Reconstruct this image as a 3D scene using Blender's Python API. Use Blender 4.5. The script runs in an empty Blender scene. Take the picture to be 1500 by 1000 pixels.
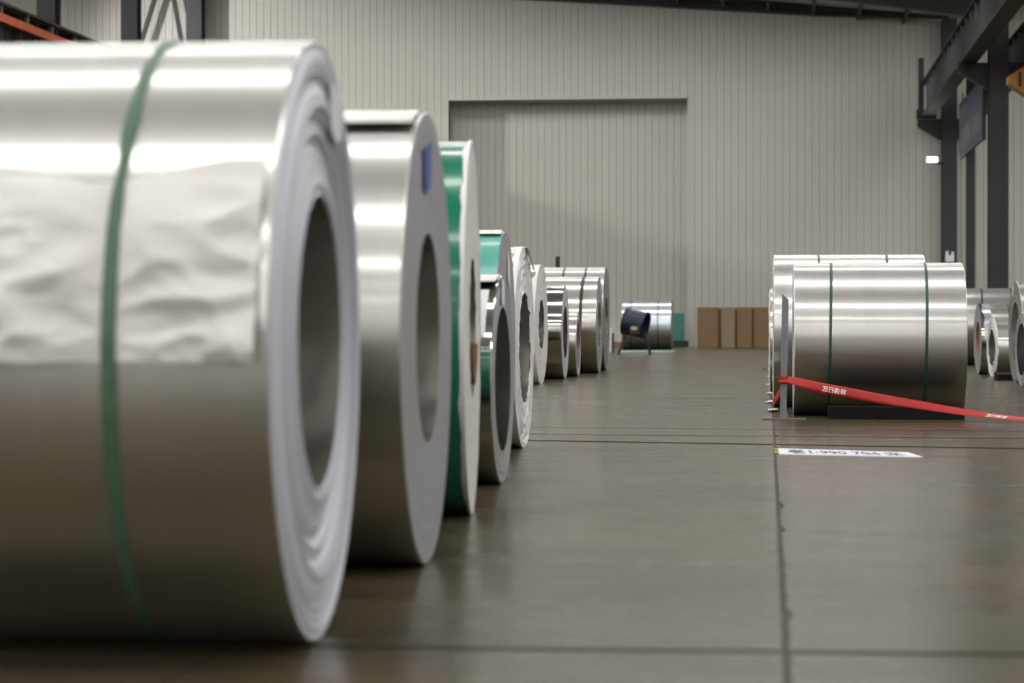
import bpy, math, random
from mathutils import Vector, Matrix, noise

random.seed(7)
sc = bpy.context.scene
COL = sc.collection
PI = math.pi

# ------------------------------------------------------------------ camera
F_PX, CAM_H = 3541.7, 0.66
YAW, PITCH = math.atan(375 / F_PX), math.atan(24 / F_PX)
cam = bpy.data.cameras.new('camera')
cam.lens, cam.sensor_width = 85.0, 36.0
cam.clip_start, cam.clip_end = 0.1, 300
cam.dof.use_dof = True
cam.dof.focus_distance = 17.3
cam.dof.aperture_fstop = 3.6
cam_ob = bpy.data.objects.new('camera', cam)
COL.objects.link(cam_ob)
cam_ob.location = (0, 0, CAM_H)
cam_ob.rotation_euler = (PI / 2 - PITCH, 0, YAW)
sc.camera = cam_ob

# ------------------------------------------------------------------ world, exposure
w = bpy.data.worlds.new('world')
sc.world = w
w.use_nodes = True
w.node_tree.nodes['Background'].inputs[0].default_value = (0.75, 0.85, 1.0, 1)
w.node_tree.nodes['Background'].inputs[1].default_value = 1.0
sc.view_settings.view_transform = 'Standard'
sc.view_settings.look = 'None'
sc.view_settings.gamma = 1
sc.view_settings.use_curve_mapping = False
sc.view_settings.exposure = 0.5
SKY_STRENGTH = 7.0          # radiance of the daylight panels in the roof
SKY_Y0, BAY = 1.2, 8.4      # one strip of daylight panels for each bay
WALL_LAMP_W = 900           # lamp of the neighbouring bay that grazes the end wall

# ------------------------------------------------------------------ pixel -> place (measuring the photograph)
FWD = Vector((-math.sin(YAW) * math.cos(PITCH), math.cos(YAW) * math.cos(PITCH), -math.sin(PITCH)))
RGT = Vector((math.cos(YAW), math.sin(YAW), 0))
UPV = RGT.cross(FWD)
def ray(x, y): return FWD + RGT * ((x - 750) / F_PX) + UPV * ((500 - y) / F_PX)
def fl(x, y, z=0.0):
    r = ray(x, y); t = (CAM_H - z) / -r.z
    return Vector((r.x * t, r.y * t, z))
def at_y(x, y, Y):
    r = ray(x, y); t = Y / r.y
    return Vector((r.x * t, Y, CAM_H + r.z * t))

# ------------------------------------------------------------------ materials
MATS = {}
def nodes_of(name):
    m = bpy.data.materials.new(name); m.use_nodes = True
    nt = m.node_tree
    return m, nt, nt.nodes['Principled BSDF']
def tex_noise(nt, scale, detail=4, stretch=(1, 1, 1), rough=0.55, coord='Object'):
    tc = nt.nodes.new('ShaderNodeTexCoord'); mp = nt.nodes.new('ShaderNodeMapping')
    mp.inputs['Scale'].default_value = stretch
    n = nt.nodes.new('ShaderNodeTexNoise'); n.inputs['Scale'].default_value = scale
    n.inputs['Detail'].default_value = detail; n.inputs['Roughness'].default_value = rough
    nt.links.new(tc.outputs[coord], mp.inputs[0]); nt.links.new(mp.outputs[0], n.inputs['Vector'])
    return n
def ramp(nt, fac, stops):
    r = nt.nodes.new('ShaderNodeValToRGB')
    while len(r.color_ramp.elements) < len(stops): r.color_ramp.elements.new(0.5)
    for e, (p, c) in zip(r.color_ramp.elements, stops):
        e.position = p; e.color = (*c, 1) if len(c) == 3 else c
    nt.links.new(fac, r.inputs[0]); return r
def maprange(nt, fac, a, b, lo=0.3, hi=0.7):
    r = nt.nodes.new('ShaderNodeMapRange')
    r.inputs[1].default_value = lo; r.inputs[2].default_value = hi
    r.inputs[3].default_value = a; r.inputs[4].default_value = b
    nt.links.new(fac, r.inputs[0]); return r
def bump(nt, p, h, dist, strength=0.5):
    b = nt.nodes.new('ShaderNodeBump'); b.inputs['Strength'].default_value = strength
    b.inputs['Distance'].default_value = dist
    nt.links.new(h, b.inputs['Height']); nt.links.new(b.outputs[0], p.inputs['Normal'])

def mat(name, col, rough=0.5, metal=0.0, var=0.08, scale=6, stretch=(1, 1, 1), bumpd=0.0, rvar=0.0, spec=0.5, aniso=0.0, coat=0.0):
    m, nt, p = nodes_of(name)
    n = tex_noise(nt, scale, 5, stretch)
    lo = tuple(c * (1 - var) for c in col); hi = tuple(min(1, c * (1 + var)) for c in col)
    r = ramp(nt, n.outputs['Fac'], [(0.3, lo), (0.7, hi)])
    nt.links.new(r.outputs[0], p.inputs['Base Color'])
    p.inputs['Roughness'].default_value = rough
    if rvar:
        mr = maprange(nt, n.outputs['Fac'], rough - rvar, rough + rvar)
        nt.links.new(mr.outputs[0], p.inputs['Roughness'])
    p.inputs['Metallic'].default_value = metal
    p.inputs['Specular IOR Level'].default_value = spec
    p.inputs['Coat Weight'].default_value = coat
    p.inputs['Coat Roughness'].default_value = 0.08
    if aniso:
        t = nt.nodes.new('ShaderNodeTangent'); t.direction_type = 'RADIAL'; t.axis = 'X'
        nt.links.new(t.outputs[0], p.inputs['Tangent'])
        p.inputs['Anisotropic'].default_value = aniso
    if bumpd: bump(nt, p, n.outputs['Fac'], bumpd)
    MATS[name] = m
    return m

def sheet(name, col, sharp=0.10, broad=0.45, mix=0.5):
    """rolled steel sheet: a crisp reflection over a broad satin one; faint grain round the coil"""
    m, nt, p = nodes_of(name)
    n = tex_noise(nt, 3, 3, (5, 0.3, 0.3))
    r = ramp(nt, n.outputs['Fac'], [(0.3, tuple(c * 0.97 for c in col)), (0.7, tuple(min(1, c * 1.03) for c in col))])
    q = nt.nodes.new('ShaderNodeBsdfPrincipled'); mx = nt.nodes.new('ShaderNodeMixShader')
    for b, rg in ((p, sharp), (q, broad)):
        b.inputs['Metallic'].default_value = 1; b.inputs['Roughness'].default_value = rg
        nt.links.new(r.outputs[0], b.inputs['Base Color'])
    mx.inputs[0].default_value = mix
    nt.links.new(p.outputs[0], mx.inputs[1]); nt.links.new(q.outputs[0], mx.inputs[2])
    nt.links.new(mx.outputs[0], nt.nodes['Material Output'].inputs['Surface'])
    MATS[name] = m
# rolled sheet: grain runs round the coil, so noise is stretched across the coil's axis (x)
sheet('steel', (0.69, 0.685, 0.665), 0.17, 0.40, 0.58)
sheet('steel_satin', (0.575, 0.565, 0.55), 0.16, 0.38, 0.72)
sheet('steel_warm', (0.64, 0.605, 0.565), 0.13, 0.40, 0.5)
sheet('steel_mirror', (0.68, 0.67, 0.65), 0.05, 0.3, 0.12)
sheet('steel_cool', (0.64, 0.68, 0.74), 0.16, 0.42, 0.6)
mat('green_paint', (0.012, 0.20, 0.115), 0.22, 0.0, 0.05, 3, coat=0.4)
mat('teal_film', (0.10, 0.42, 0.36), 0.3, 0.0, 0.05, 3, coat=0.2)
mat('bore_steel', (0.42, 0.40, 0.37), 0.33, 0.9, 0.12, 5, (2, 1, 1), rvar=0.08)
mat('cardboard_core', (0.26, 0.14, 0.075), 0.8, 0.0, 0.15, 20)
mat('paper_wrap', (0.80, 0.79, 0.775), 0.42, 0.0, 0.02, 8, bumpd=0.002)
mat('plastic_wrap', (0.82, 0.82, 0.83), 0.38, 0.0, 0.03, 12, bumpd=0.004)
mat('green_strap', (0.085, 0.165, 0.105), 0.45, 0.0, 0.12, 30)
mat('green_strap_dark', (0.018, 0.085, 0.042), 0.4, 0.0, 0.1, 30)
mat('black_strap', (0.018, 0.017, 0.016), 0.45, 0.0, 0.1, 30)
mat('label_white', (0.80, 0.82, 0.88), 0.5, 0.0, 0.02, 10)
mat('blue_tape', (0.035, 0.10, 0.42), 0.4, 0.0, 0.06, 10)
mat('rubber', (0.008, 0.008, 0.008), 0.75, 0.0, 0.2, 12, spec=0.15)
mat('red_tape', (0.46, 0.013, 0.010), 0.5, 0.0, 0.08, 20)
mat('print_white', (0.85, 0.75, 0.75), 0.5, 0.0, 0.02, 10)
mat('galvanised', (0.24, 0.255, 0.27), 0.45, 0.6, 0.18, 25, (1, 1, 0.2))
mat('base_plate', (0.16, 0.15, 0.14), 0.55, 0.4, 0.2, 10)
mat('column_paint', (0.030, 0.032, 0.037), 0.5, 0.0, 0.1, 2)
mat('dark_steel', (0.018, 0.019, 0.019), 0.55, 0.0, 0.15, 2)
mat('stiffener_grey', (0.13, 0.13, 0.13), 0.5, 0.0, 0.1, 3)
mat('orange_paint', (0.50, 0.10, 0.03), 0.5, 0.0, 0.1, 4)
mat('crane_yellow', (0.42, 0.17, 0.012), 0.45, 0.0, 0.08, 3)
mat('siding', (0.56, 0.545, 0.50), 0.5, 0.0, 0.03, 0.6, (1, 1, 0.3))
mat('siding_pale', (0.62, 0.60, 0.56), 0.5, 0.0, 0.03, 0.6)
mat('sub_wall', (0.20, 0.195, 0.18), 0.7, 0.0, 0.05, 1)
mat('roof_sheet', (0.55, 0.55, 0.53), 0.6, 0.0, 0.05, 1)
mat('sign_blue', (0.018, 0.026, 0.085), 0.45, 0.0, 0.06, 2)
mat('sign_print', (0.10, 0.10, 0.105), 0.5, 0.0, 0.05, 5)
mat('carton', (0.25, 0.16, 0.082), 0.8, 0.0, 0.08, 3)
mat('carton_pale', (0.30, 0.235, 0.16), 0.8, 0.0, 0.08, 3)
mat('carton_edge', (0.50, 0.46, 0.40), 0.8, 0.0, 0.08, 3)
mat('fan_blue', (0.012, 0.024, 0.055), 0.4, 0.1, 0.1, 4)
mat('fan_plate', (0.55, 0.50, 0.38), 0.5, 0.0, 0.1, 30)
mat('teal_paint', (0.05, 0.24, 0.20), 0.45, 0.0, 0.08, 4)
mat('white_board', (0.80, 0.80, 0.84), 0.5, 0.0, 0.04, 5)
mat('pale_green', (0.25, 0.36, 0.28), 0.6, 0.0, 0.15, 6)
mat('brick_red', (0.26, 0.13, 0.09), 0.8, 0.0, 0.2, 8)
mat('ink_purple', (0.10, 0.09, 0.20), 0.6, 0.0, 0.1, 40)
mat('yellow_tape', (0.50, 0.46, 0.14), 0.5, 0.0, 0.08, 20)
mat('joint_fill', (0.075, 0.062, 0.048), 0.85, 0.0, 0.3, 8)

def emission(name, col, s):
    m, nt, p = nodes_of(name)
    p.inputs['Base Color'].default_value = (0.8, 0.8, 0.8, 1)
    p.inputs['Emission Color'].default_value = (*col, 1)
    p.inputs['Emission Strength'].default_value = s
    MATS[name] = m
emission('daylight_panel', (1.0, 0.985, 0.95), SKY_STRENGTH)
emission('lamp_lens', (1.0, 1.0, 1.0), 12)

# stacked sheet edges on the coil ends: fine rings by radius
def edge_mat(name, col, rough=0.42, metal=0.35, contrast=0.25, freq=260):
    m, nt, p = nodes_of(name)
    tc = nt.nodes.new('ShaderNodeTexCoord'); sx = nt.nodes.new('ShaderNodeSeparateXYZ')
    cb = nt.nodes.new('ShaderNodeCombineXYZ'); ln = nt.nodes.new('ShaderNodeVectorMath'); ln.operation = 'LENGTH'
    nt.links.new(tc.outputs['Object'], sx.inputs[0])
    nt.links.new(sx.outputs['Y'], cb.inputs['Y']); nt.links.new(sx.outputs['Z'], cb.inputs['Z'])
    nt.links.new(cb.outputs[0], ln.inputs[0])
    n = nt.nodes.new('ShaderNodeTexNoise'); n.noise_dimensions = '1D'
    n.inputs['Scale'].default_value = freq; n.inputs['Detail'].default_value = 3
    nt.links.new(ln.outputs['Value'], n.inputs['W'])
    n2 = nt.nodes.new('ShaderNodeTexNoise'); n2.noise_dimensions = '1D'
    n2.inputs['Scale'].default_value = 26; n2.inputs['Detail'].default_value = 1
    nt.links.new(ln.outputs['Value'], n2.inputs['W'])
    mx = nt.nodes.new('ShaderNodeMath'); mx.operation = 'ADD'
    nt.links.new(n.outputs['Fac'], mx.inputs[0]); nt.links.new(n2.outputs['Fac'], mx.inputs[1])
    hf = nt.nodes.new('ShaderNodeMath'); hf.operation = 'MULTIPLY'; hf.inputs[1].default_value = 0.5
    nt.links.new(mx.outputs[0], hf.inputs[0])
    r = ramp(nt, hf.outputs[0], [(0.3, tuple(c * (1 - contrast) for c in col)), (0.7, tuple(min(1, c * (1 + contrast)) for c in col))])
    nt.links.new(r.outputs[0], p.inputs['Base Color'])
    p.inputs['Roughness'].default_value = rough; p.inputs['Metallic'].default_value = metal
    bump(nt, p, hf.outputs[0], 0.004, 0.4)
    MATS[name] = m
edge_mat('edges', (0.58, 0.60, 0.69), metal=0.15, contrast=0.42)
edge_mat('edges_dark', (0.36, 0.365, 0.405), metal=0.15, contrast=0.12)
edge_mat('edges_warm', (0.30, 0.29, 0.28))

# polished concrete
def concrete(name):
    m, nt, p = nodes_of(name)
    big = tex_noise(nt, 0.55, 6, (1, 1, 1), 0.6, 'Generated')
    tc = nt.nodes.new('ShaderNodeTexCoord')
    geo = nt.nodes.new('ShaderNodeNewGeometry')
    big = nt.nodes.new('ShaderNodeTexNoise'); big.inputs['Scale'].default_value = 0.9; big.inputs['Detail'].default_value = 7; big.inputs['Roughness'].default_value = 0.6
    nt.links.new(geo.outputs['Position'], big.inputs['Vector'])
    mp = nt.nodes.new('ShaderNodeMapping'); mp.inputs['Scale'].default_value = (0.5, 2.2, 1)
    nt.links.new(geo.outputs['Position'], mp.inputs[0])
    st = nt.nodes.new('ShaderNodeTexNoise'); st.inputs['Scale'].default_value = 1.6; st.inputs['Detail'].default_value = 6; st.inputs['Roughness'].default_value = 0.65
    nt.links.new(mp.outputs[0], st.inputs['Vector'])
    fine = nt.nodes.new('ShaderNodeTexNoise'); fine.inputs['Scale'].default_value = 60; fine.inputs['Detail'].default_value = 4
    nt.links.new(geo.outputs['Position'], fine.inputs['Vector'])
    a = ramp(nt, big.outputs['Fac'], [(0.30, (0.054, 0.048, 0.032)), (0.52, (0.089, 0.072, 0.043)), (0.72, (0.116, 0.090, 0.053))])
    b = ramp(nt, st.outputs['Fac'], [(0.30, (0.66, 0.69, 0.70)), (0.56, (1, 1, 1))])
    c = ramp(nt, fine.outputs['Fac'], [(0.3, (0.90, 0.90, 0.90)), (0.6, (1, 1, 1))])
    m1 = nt.nodes.new('ShaderNodeMix'); m1.data_type = 'RGBA'; m1.blend_type = 'MULTIPLY'; m1.inputs[0].default_value = 1
    m2 = nt.nodes.new('ShaderNodeMix'); m2.data_type = 'RGBA'; m2.blend_type = 'MULTIPLY'; m2.inputs[0].default_value = 1
    nt.links.new(a.outputs[0], m1.inputs[6]); nt.links.new(b.outputs[0], m1.inputs[7])
    nt.links.new(m1.outputs[2], m2.inputs[6]); nt.links.new(c.outputs[0], m2.inputs[7])
    nt.links.new(m2.outputs[2], p.inputs['Base Color'])
    mr = maprange(nt, st.outputs['Fac'], 0.30, 0.17)
    nt.links.new(mr.outputs[0], p.inputs['Roughness'])
    p.inputs['Specular IOR Level'].default_value = 0.07
    p.inputs['Specular Tint'].default_value = (1.0, 0.92, 0.80, 1)
    bump(nt, p, fine.outputs['Fac'], 0.0004, 0.15)
    MATS[name] = m
concrete('concrete')

# ------------------------------------------------------------------ mesh helpers
class MB:
    def __init__(self): self.v, self.f = [], []
    def add(self, verts, faces):
        b = len(self.v); self.v += [tuple(q) for q in verts]; self.f += [tuple(i + b for i in q) for q in faces]; return self
    def box(self, x0, x1, y0, y1, z0, z1, M=None):
        vs = [Vector((x, y, z)) for x in (x0, x1) for y in (y0, y1) for z in (z0, z1)]
        if M: vs = [M @ q for q in vs]
        return self.add(vs, [(0, 1, 3, 2), (4, 6, 7, 5), (0, 4, 5, 1), (2, 3, 7, 6), (0, 2, 6, 4), (1, 5, 7, 3)])
    def prism(self, poly, axis, a, b):
        """poly: 2D outline, extruded along axis from a to b"""
        def p3(u, v, t): return (t, u, v) if axis == 0 else (u, t, v) if axis == 1 else (u, v, t)
        n = len(poly)
        vs = [p3(u, v, a) for u, v in poly] + [p3(u, v, b) for u, v in poly]
        return self.add(vs, [tuple(range(n)), tuple(range(2 * n - 1, n - 1, -1))] + [(i, i + n, (i + 1) % n + n, (i + 1) % n) for i in range(n)])
    def bar(self, p, q, wd, ht=None, up=(0, 0, 1)):
        p, q = Vector(p), Vector(q); d = (q - p).normalized(); u = Vector(up)
        if abs(d.dot(u)) > 0.95: u = Vector((0, 1, 0))
        s = d.cross(u).normalized(); t = s.cross(d); a, b = wd / 2, (ht or wd) / 2
        vs = [e + s * x + t * y for e in (p, q) for x, y in ((-a, -b), (a, -b), (a, b), (-a, b))]
        return self.add(vs, [(3, 2, 1, 0), (4, 5, 6, 7), (0, 1, 5, 4), (1, 2, 6, 5), (2, 3, 7, 6), (3, 0, 4, 7)])
    def tube(self, pts, r, n=8, closed=False):
        pts = [Vector(q) for q in pts]; m = len(pts); vs = []
        for i, c in enumerate(pts):
            d = (pts[min(i + 1, m - 1)] - pts[max(i - 1, 0)]).normalized()
            u = Vector((0, 0, 1)) if abs(d.z) < 0.9 else Vector((1, 0, 0))
            s = d.cross(u).normalized(); t = s.cross(d)
            vs += [c + s * (r * math.cos(2 * PI * k / n)) + t * (r * math.sin(2 * PI * k / n)) for k in range(n)]
        fs = [(i * n + k, i * n + (k + 1) % n, (i + 1) * n + (k + 1) % n, (i + 1) * n + k) for i in range(m - 1) for k in range(n)]
        fs += [tuple(range(n - 1, -1, -1)), tuple(range((m - 1) * n, m * n))]
        return self.add(vs, fs)
    def build(self, name, m, parent=None, smooth=None, loc=None):
        me = bpy.data.meshes.new(name); me.from_pydata(self.v, [], self.f); me.update()
        if isinstance(m, str): m = MATS[m]
        me.materials.append(m)
        if smooth is not None:
            me.shade_smooth(); me.set_sharp_from_angle(angle=math.radians(smooth))
        o = bpy.data.objects.new(name, me); COL.objects.link(o)
        if loc is not None: o.location = loc
        if parent: o.parent = parent
        return o
def fix_normals(o):
    import bmesh
    bm = bmesh.new(); bm.from_mesh(o.data); bmesh.ops.recalc_face_normals(bm, faces=bm.faces); bm.to_mesh(o.data); bm.free(); return o
def tag(o, label=None, cat=None, group=None, kind=None):
    if label: o['label'] = label
    if cat: o['category'] = cat
    if group: o['group'] = group
    if kind: o['kind'] = kind
    return o
def empty(name, loc, rz=0):
    o = bpy.data.objects.new(name, None); COL.objects.link(o); o.location = loc; o.rotation_euler = (0, 0, rz)
    o.empty_display_size = 0.2; return o
def struct(o): o['kind'] = 'structure'; return o
def share(name, src, parent, loc, sc3=(1, 1, 1)):
    o = bpy.data.objects.new(name, src.data); COL.objects.link(o); o.parent = parent; o.location = loc; o.scale = sc3; return o

# ------------------------------------------------------------------ the hall
WALL_Y = 75.5
ROW_L, ROW_R = -17.95, 5.5
EAVE, SLOPE = 10.1, 0.099
Y_BACK = -92.0
X_LO, X_HI = -41.4, 29.0
def roof_z(x):
    if x > ROW_R: return EAVE + SLOPE * min(x - ROW_R, 2 * 11.75 - (x - ROW_R) if x - ROW_R > 11.75 else x - ROW_R)
    return EAVE + SLOPE * (ROW_R - x) if x > ROW_L else EAVE + SLOPE * (ROW_R - ROW_L) - SLOPE * (ROW_L - x)

# floor: base with slabs as pieces, joints recessed
floor = struct(MB().box(X_LO, X_HI, Y_BACK, WALL_Y + 2, -0.4, -0.006).build('floor', 'joint_fill'))
J1 = (fl(780, 645), fl(1500, 657))
k1 = (J1[1].y - J1[0].y) / (J1[1].x - J1[0].x)
def joint_line(kind):
    if kind == 'a': return lambda x: 4.91 + 0.02 * x
    if kind == 'b': return lambda x: J1[0].y + k1 * (x - J1[0].x)
    if kind == 'c': return lambda x: 14.55 - 0.085 * (x + 1.4)
    if kind == 'd': return lambda x: 15.5 - 0.07 * (x + 1.4)
    return lambda x: kind
JY = [joint_line(q) for q in (Y_BACK, -40.0, -12.0, -3.5, 'a', 'b', 'c', 'd', 21.8, 30.2, 38.6, 47, 55.4, 63.8, WALL_Y + 2)]
GY = [0.012, 0.012, 0.012, 0.012, 0.040, 0.13, 0.06, 0.045, 0.02] + [0.03] * 6
JX = [X_LO, -33, -25, -17.5, -11.5, -6.0, -1.10, 0.036, 5.6, 11.5, 17.3, 23, X_HI]
def slab(x0, x1, ya, yb, ga, gb):
    """one floor slab with slightly chipped edges"""
    loop = []
    def edge(p, q, n, nrm, ch):
        for i in range(n):
            t = i / n; c = p.lerp(q, t)
            j = 0.0 if i == 0 else ch * max(0.0, noise.noise(Vector((c.x * 9, c.y * 9, 3.1))) + 0.1) + (ch * 1.6 if noise.noise(Vector((c.x * 3, c.y * 3, 9))) > 0.42 else 0)
            loop.append(c + nrm * j)
    g = 0.007
    a = Vector((x0 + g, ya(x0) + ga, 0)); b = Vector((x1 - g, ya(x1) + ga, 0))
    c = Vector((x1 - g, yb(x1) - gb, 0)); d = Vector((x0 + g, yb(x0) - gb, 0))
    near = -2 < (x0 + x1) / 2 < 4 and 0 < (a.y + c.y) / 2 < 20
    nx, ny = (44, 70) if near else (2, 2)
    ch = 0.008 if near else 0
    edge(a, b, nx, Vector((0, 1, 0)), ch); edge(b, c, ny, Vector((-1, 0, 0)), ch)
    edge(c, d, nx, Vector((0, -1, 0)), ch); edge(d, a, ny, Vector((1, 0, 0)), ch)
    n = len(loop)
    mb = MB(); mb.add([(q.x, q.y, 0) for q in loop] + [(q.x, q.y, -0.03) for q in loop],
                      [tuple(range(n))] + [(i + n, (i + 1) % n + n, (i + 1) % n, i) for i in range(n)])
    return mb
for i in range(len(JY) - 1):
    for j in range(len(JX) - 1):
        if i > 3 and JX[j + 1] == -1.10: continue
        slab(JX[j - 1] if i > 3 and JX[j] == -1.10 else JX[j], JX[j + 1], JY[i], JY[i + 1], GY[i] / 2, GY[i + 1] / 2).build('slab', 'concrete', floor)

# end wall with vertical siding panels and the recessed sliding door
DX0, DX1, DZ = -10.0, -2.5, 7.72
wall = struct(MB().box(X_LO, DX0, WALL_Y + 0.03, WALL_Y + 0.4, 0, 13.2).box(DX1, X_HI, WALL_Y + 0.03, WALL_Y + 0.4, 0, 13.2)
              .box(DX0, DX1, WALL_Y + 0.03, WALL_Y + 0.4, DZ, 13.2).build('wall_back', 'sub_wall'))
PW = 7.5 / 33
def panel_mesh(h):
    a, e = PW / 2 - 0.004, 0.012
    return MB().prism([(-a, 0.03), (-a, 0.012), (-a + e, 0.0), (-0.004, 0.0), (0, 0.006), (0.004, 0.0), (a - e, 0.0), (a, 0.012), (a, 0.03)], 2, 0, h)
protos = {}
def panel(parent, x, y, z0, z1):
    key = round(z1 - z0, 2)
    if key not in protos:
        o = fix_normals(panel_mesh(key).build('panel', 'siding', parent)); protos[key] = o; o.location = (x, y, z0)
    else: share('panel', protos[key], parent, (x, y, z0))
n0, n1 = int((DX0 + 26.5) / PW), int((10.2 - DX1) / PW)
for i in range(n0): panel(wall, DX0 - PW * (i + 0.5), WALL_Y, 0, 12.2)
for i in range(n1): panel(wall, DX1 + PW * (i + 0.5), WALL_Y, 0, 12.2)
for i in range(33): panel(wall, DX0 + PW * (i + 0.5), WALL_Y, DZ + 0.06, 12.2)
door = struct(MB().box(DX0 - 0.5, DX1 + 0.5, WALL_Y + 1.03, WALL_Y + 1.13, 0, DZ + 0.4).build('door_1', 'sub_wall'))
for i in range(35): panel(door, DX0 + PW * (i - 0.5), WALL_Y + 1.0, 0.03, DZ + 0.03)
tr = struct(MB().box(DX0 - 0.02, DX1 + 0.02, WALL_Y - 0.012, WALL_Y + 1.0, DZ, DZ + 0.06).build('trim_1', 'siding'))
struct(MB().box(DX0 - 0.05, DX0, WALL_Y - 0.012, WALL_Y + 1.0, 0, DZ + 0.06).build('trim_2', 'siding'))
struct(MB().box(DX1, DX1 + 0.05, WALL_Y - 0.012, WALL_Y + 1.0, 0, DZ + 0.06).build('trim_3', 'siding'))

struct(MB().box(X_LO - 0.3, X_LO, Y_BACK, WALL_Y + 0.4, 0, 11).build('wall_left', 'siding'))
struct(MB().box(X_HI, X_HI + 0.3, Y_BACK, WALL_Y + 0.4, 0, 11).build('wall_right', 'siding'))
struct(MB().box(X_LO, X_HI, Y_BACK - 0.3, Y_BACK, 0, 13.2).build('wall_front', 'sub_wall'))

# roof: folded sheet over the three bays, daylight panels under it, purlins
rx = [X_LO - 0.3, ROW_L, ROW_R, ROW_R + 11.75, X_HI + 0.3]
rp = [(x, roof_z(x)) for x in rx]
fix_normals(struct(MB().prism(rp + [(x, z + 0.15) for x, z in reversed(rp)], 1, Y_BACK - 0.3, WALL_Y + 1.2).build('ceiling', 'roof_sheet')))
wn = 1
for k in range(-11, 9):
    y = SKY_Y0 + BAY * k
    for xa, xb in ((X_LO + 1.5, ROW_L - 1.5), (ROW_L + 1.5, ROW_R - 1.5), (ROW_R + 1.0, ROW_R + 10.8), (ROW_R + 12.7, X_HI - 1)):
        if not Y_BACK < y < WALL_Y - 2: continue
        za, zb = roof_z(xa) - 0.05, roof_z(xb) - 0.05
        o = MB().prism([(xa, za), (xb, zb), (xb, zb + 0.03), (xa, za + 0.03)], 1, y - 0.6, y + 0.6).build('window_%d' % wn, 'daylight_panel')
        fix_normals(struct(o)); wn += 1
tn = 4
for i in range(1, 17):
    x = ROW_L + i * 1.38
    struct(MB().box(x - 0.04, x + 0.04, Y_BACK, WALL_Y, roof_z(x) - 0.30, roof_z(x) - 0.10).build('trim_%d' % tn, 'dark_steel')); tn += 1
# rafters of the end frame (their dark haunch closes the picture's upper corner)
zr, ze = roof_z(ROW_L), roof_z(ROW_R)
fix_normals(struct(MB().prism([(ROW_L, zr - 0.12), (ROW_L, zr - 0.85), (ROW_R - 4, roof_z(ROW_R - 4) - 0.30), (ROW_R, ze - 0.02), (ROW_R, ze + 0.6), (ROW_R - 7, roof_z(ROW_R - 7) - 0.1)], 1, WALL_Y - 0.5, WALL_Y - 0.1).build('trim_%d' % tn, 'dark_steel'))); tn += 1

fix_normals(struct(MB().prism([(ROW_L, zr - 0.12), (ROW_L, zr - 1.0), (ROW_R - 5, roof_z(ROW_R - 5) - 0.85), (ROW_R, ze - 1.0), (ROW_R, ze - 0.1)], 1, 66.9, 67.2).build('trim_%d' % tn, 'dark_steel'))); tn += 1
# columns ---------------------------------------------------------------
def h_column(name, x, y, wd, dp, z1, label, m='column_paint', group=None):
    root = empty(name, (x, y, 0))
    MB().box(-wd / 2, wd / 2, -dp / 2, -dp / 2 + 0.025, 0, z1).build('flange', m, root)
    MB().box(-wd / 2, wd / 2, dp / 2 - 0.025, dp / 2, 0, z1).build('flange', m, root)
    MB().box(-0.012, 0.012, -dp / 2 + 0.025, dp / 2 - 0.025, 0, z1).build('web', m, root)
    MB().box(-wd / 2 - 0.08, wd / 2 + 0.08, -dp / 2 - 0.08, dp / 2 + 0.08, 0, 0.03).build('base_plate', m, root)
    return tag(root, label, 'column', group)
def corbel(root, x0, x1, zt, m='dark_steel'):
    s = 1 if x1 > x0 else -1
    o = MB().prism([(x0, zt), (x1, zt), (x1, zt - 0.22), (x0 + (x1 - x0) * 0.1, zt - 0.62), (x0, zt - 0.62)], 1, -0.15, 0.15).build('corbel', m, root)
    return fix_normals(o)
GC = 'steel columns'
cR0 = h_column('steel_column', 5.50, 75.0, 0.46, 0.5, 10.0, 'dark grey steel column against the end wall carrying the white floodlight', group=GC)
cR1 = h_column('steel_column', 5.53, 67.4, 0.22, 0.4, 10.0, 'narrow dark steel column behind the blue hanging sign', group=GC)
cR2 = h_column('steel_column', 5.49, 59.0, 0.46, 0.5, 10.0, 'dark grey steel column in front of the blue hanging sign', group=GC)
for c in (cR0, cR2):
    corbel(c, -0.23, -0.95, 6.95); corbel(c, 0.23, 0.95, 6.95)
cL0 = h_column('steel_column', -18.0, 75.0, 0.5, 0.5, 12.0, 'grey steel column at the end wall, rightmost of the three above the largest coil', group=GC)
cL1 = h_column('steel_column', -17.94, 67.0, 0.47, 0.5, 12.0, 'grey steel column, middle of the three above the largest coil', group=GC)
cL2 = h_column('steel_column', -17.82, 58.7, 0.47, 0.5, 12.0, 'grey steel column behind the orange striped crane runway beam', group=GC)
# diagonal braces between the two left columns
br = empty('wall_brace', (-18.0, 75.1, 0))
pA, pB, pC, pD = at_y(226, 0, 75.1), at_y(206, 65, 75.1), at_y(255, 0, 75.1), at_y(266, 62, 75.1)
off = Vector((-18.0, 75.1, 0))
def ext(p, q, a, b): d = q - p; return p - d * a - off, q + d * b - off
MB().bar(*ext(pA, pB, 0.3, 0.8), 0.13).build('diagonal', 'dark_steel', br)
MB().bar(*ext(pC, pD, 0.3, 0.8), 0.13).build('diagonal', 'dark_steel', br)
z1b = ext(pA, pB, 0.3, 0.8)[0].z
MB().bar((pA.x - off.x - 2.2, 0, z1b), (pC.x - off.x + 0.6, 0, z1b), 0.1).build('tie_bar', 'dark_steel', br)
tag(br, 'thin dark steel brace with two slanting bars between the columns', 'brace')

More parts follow.
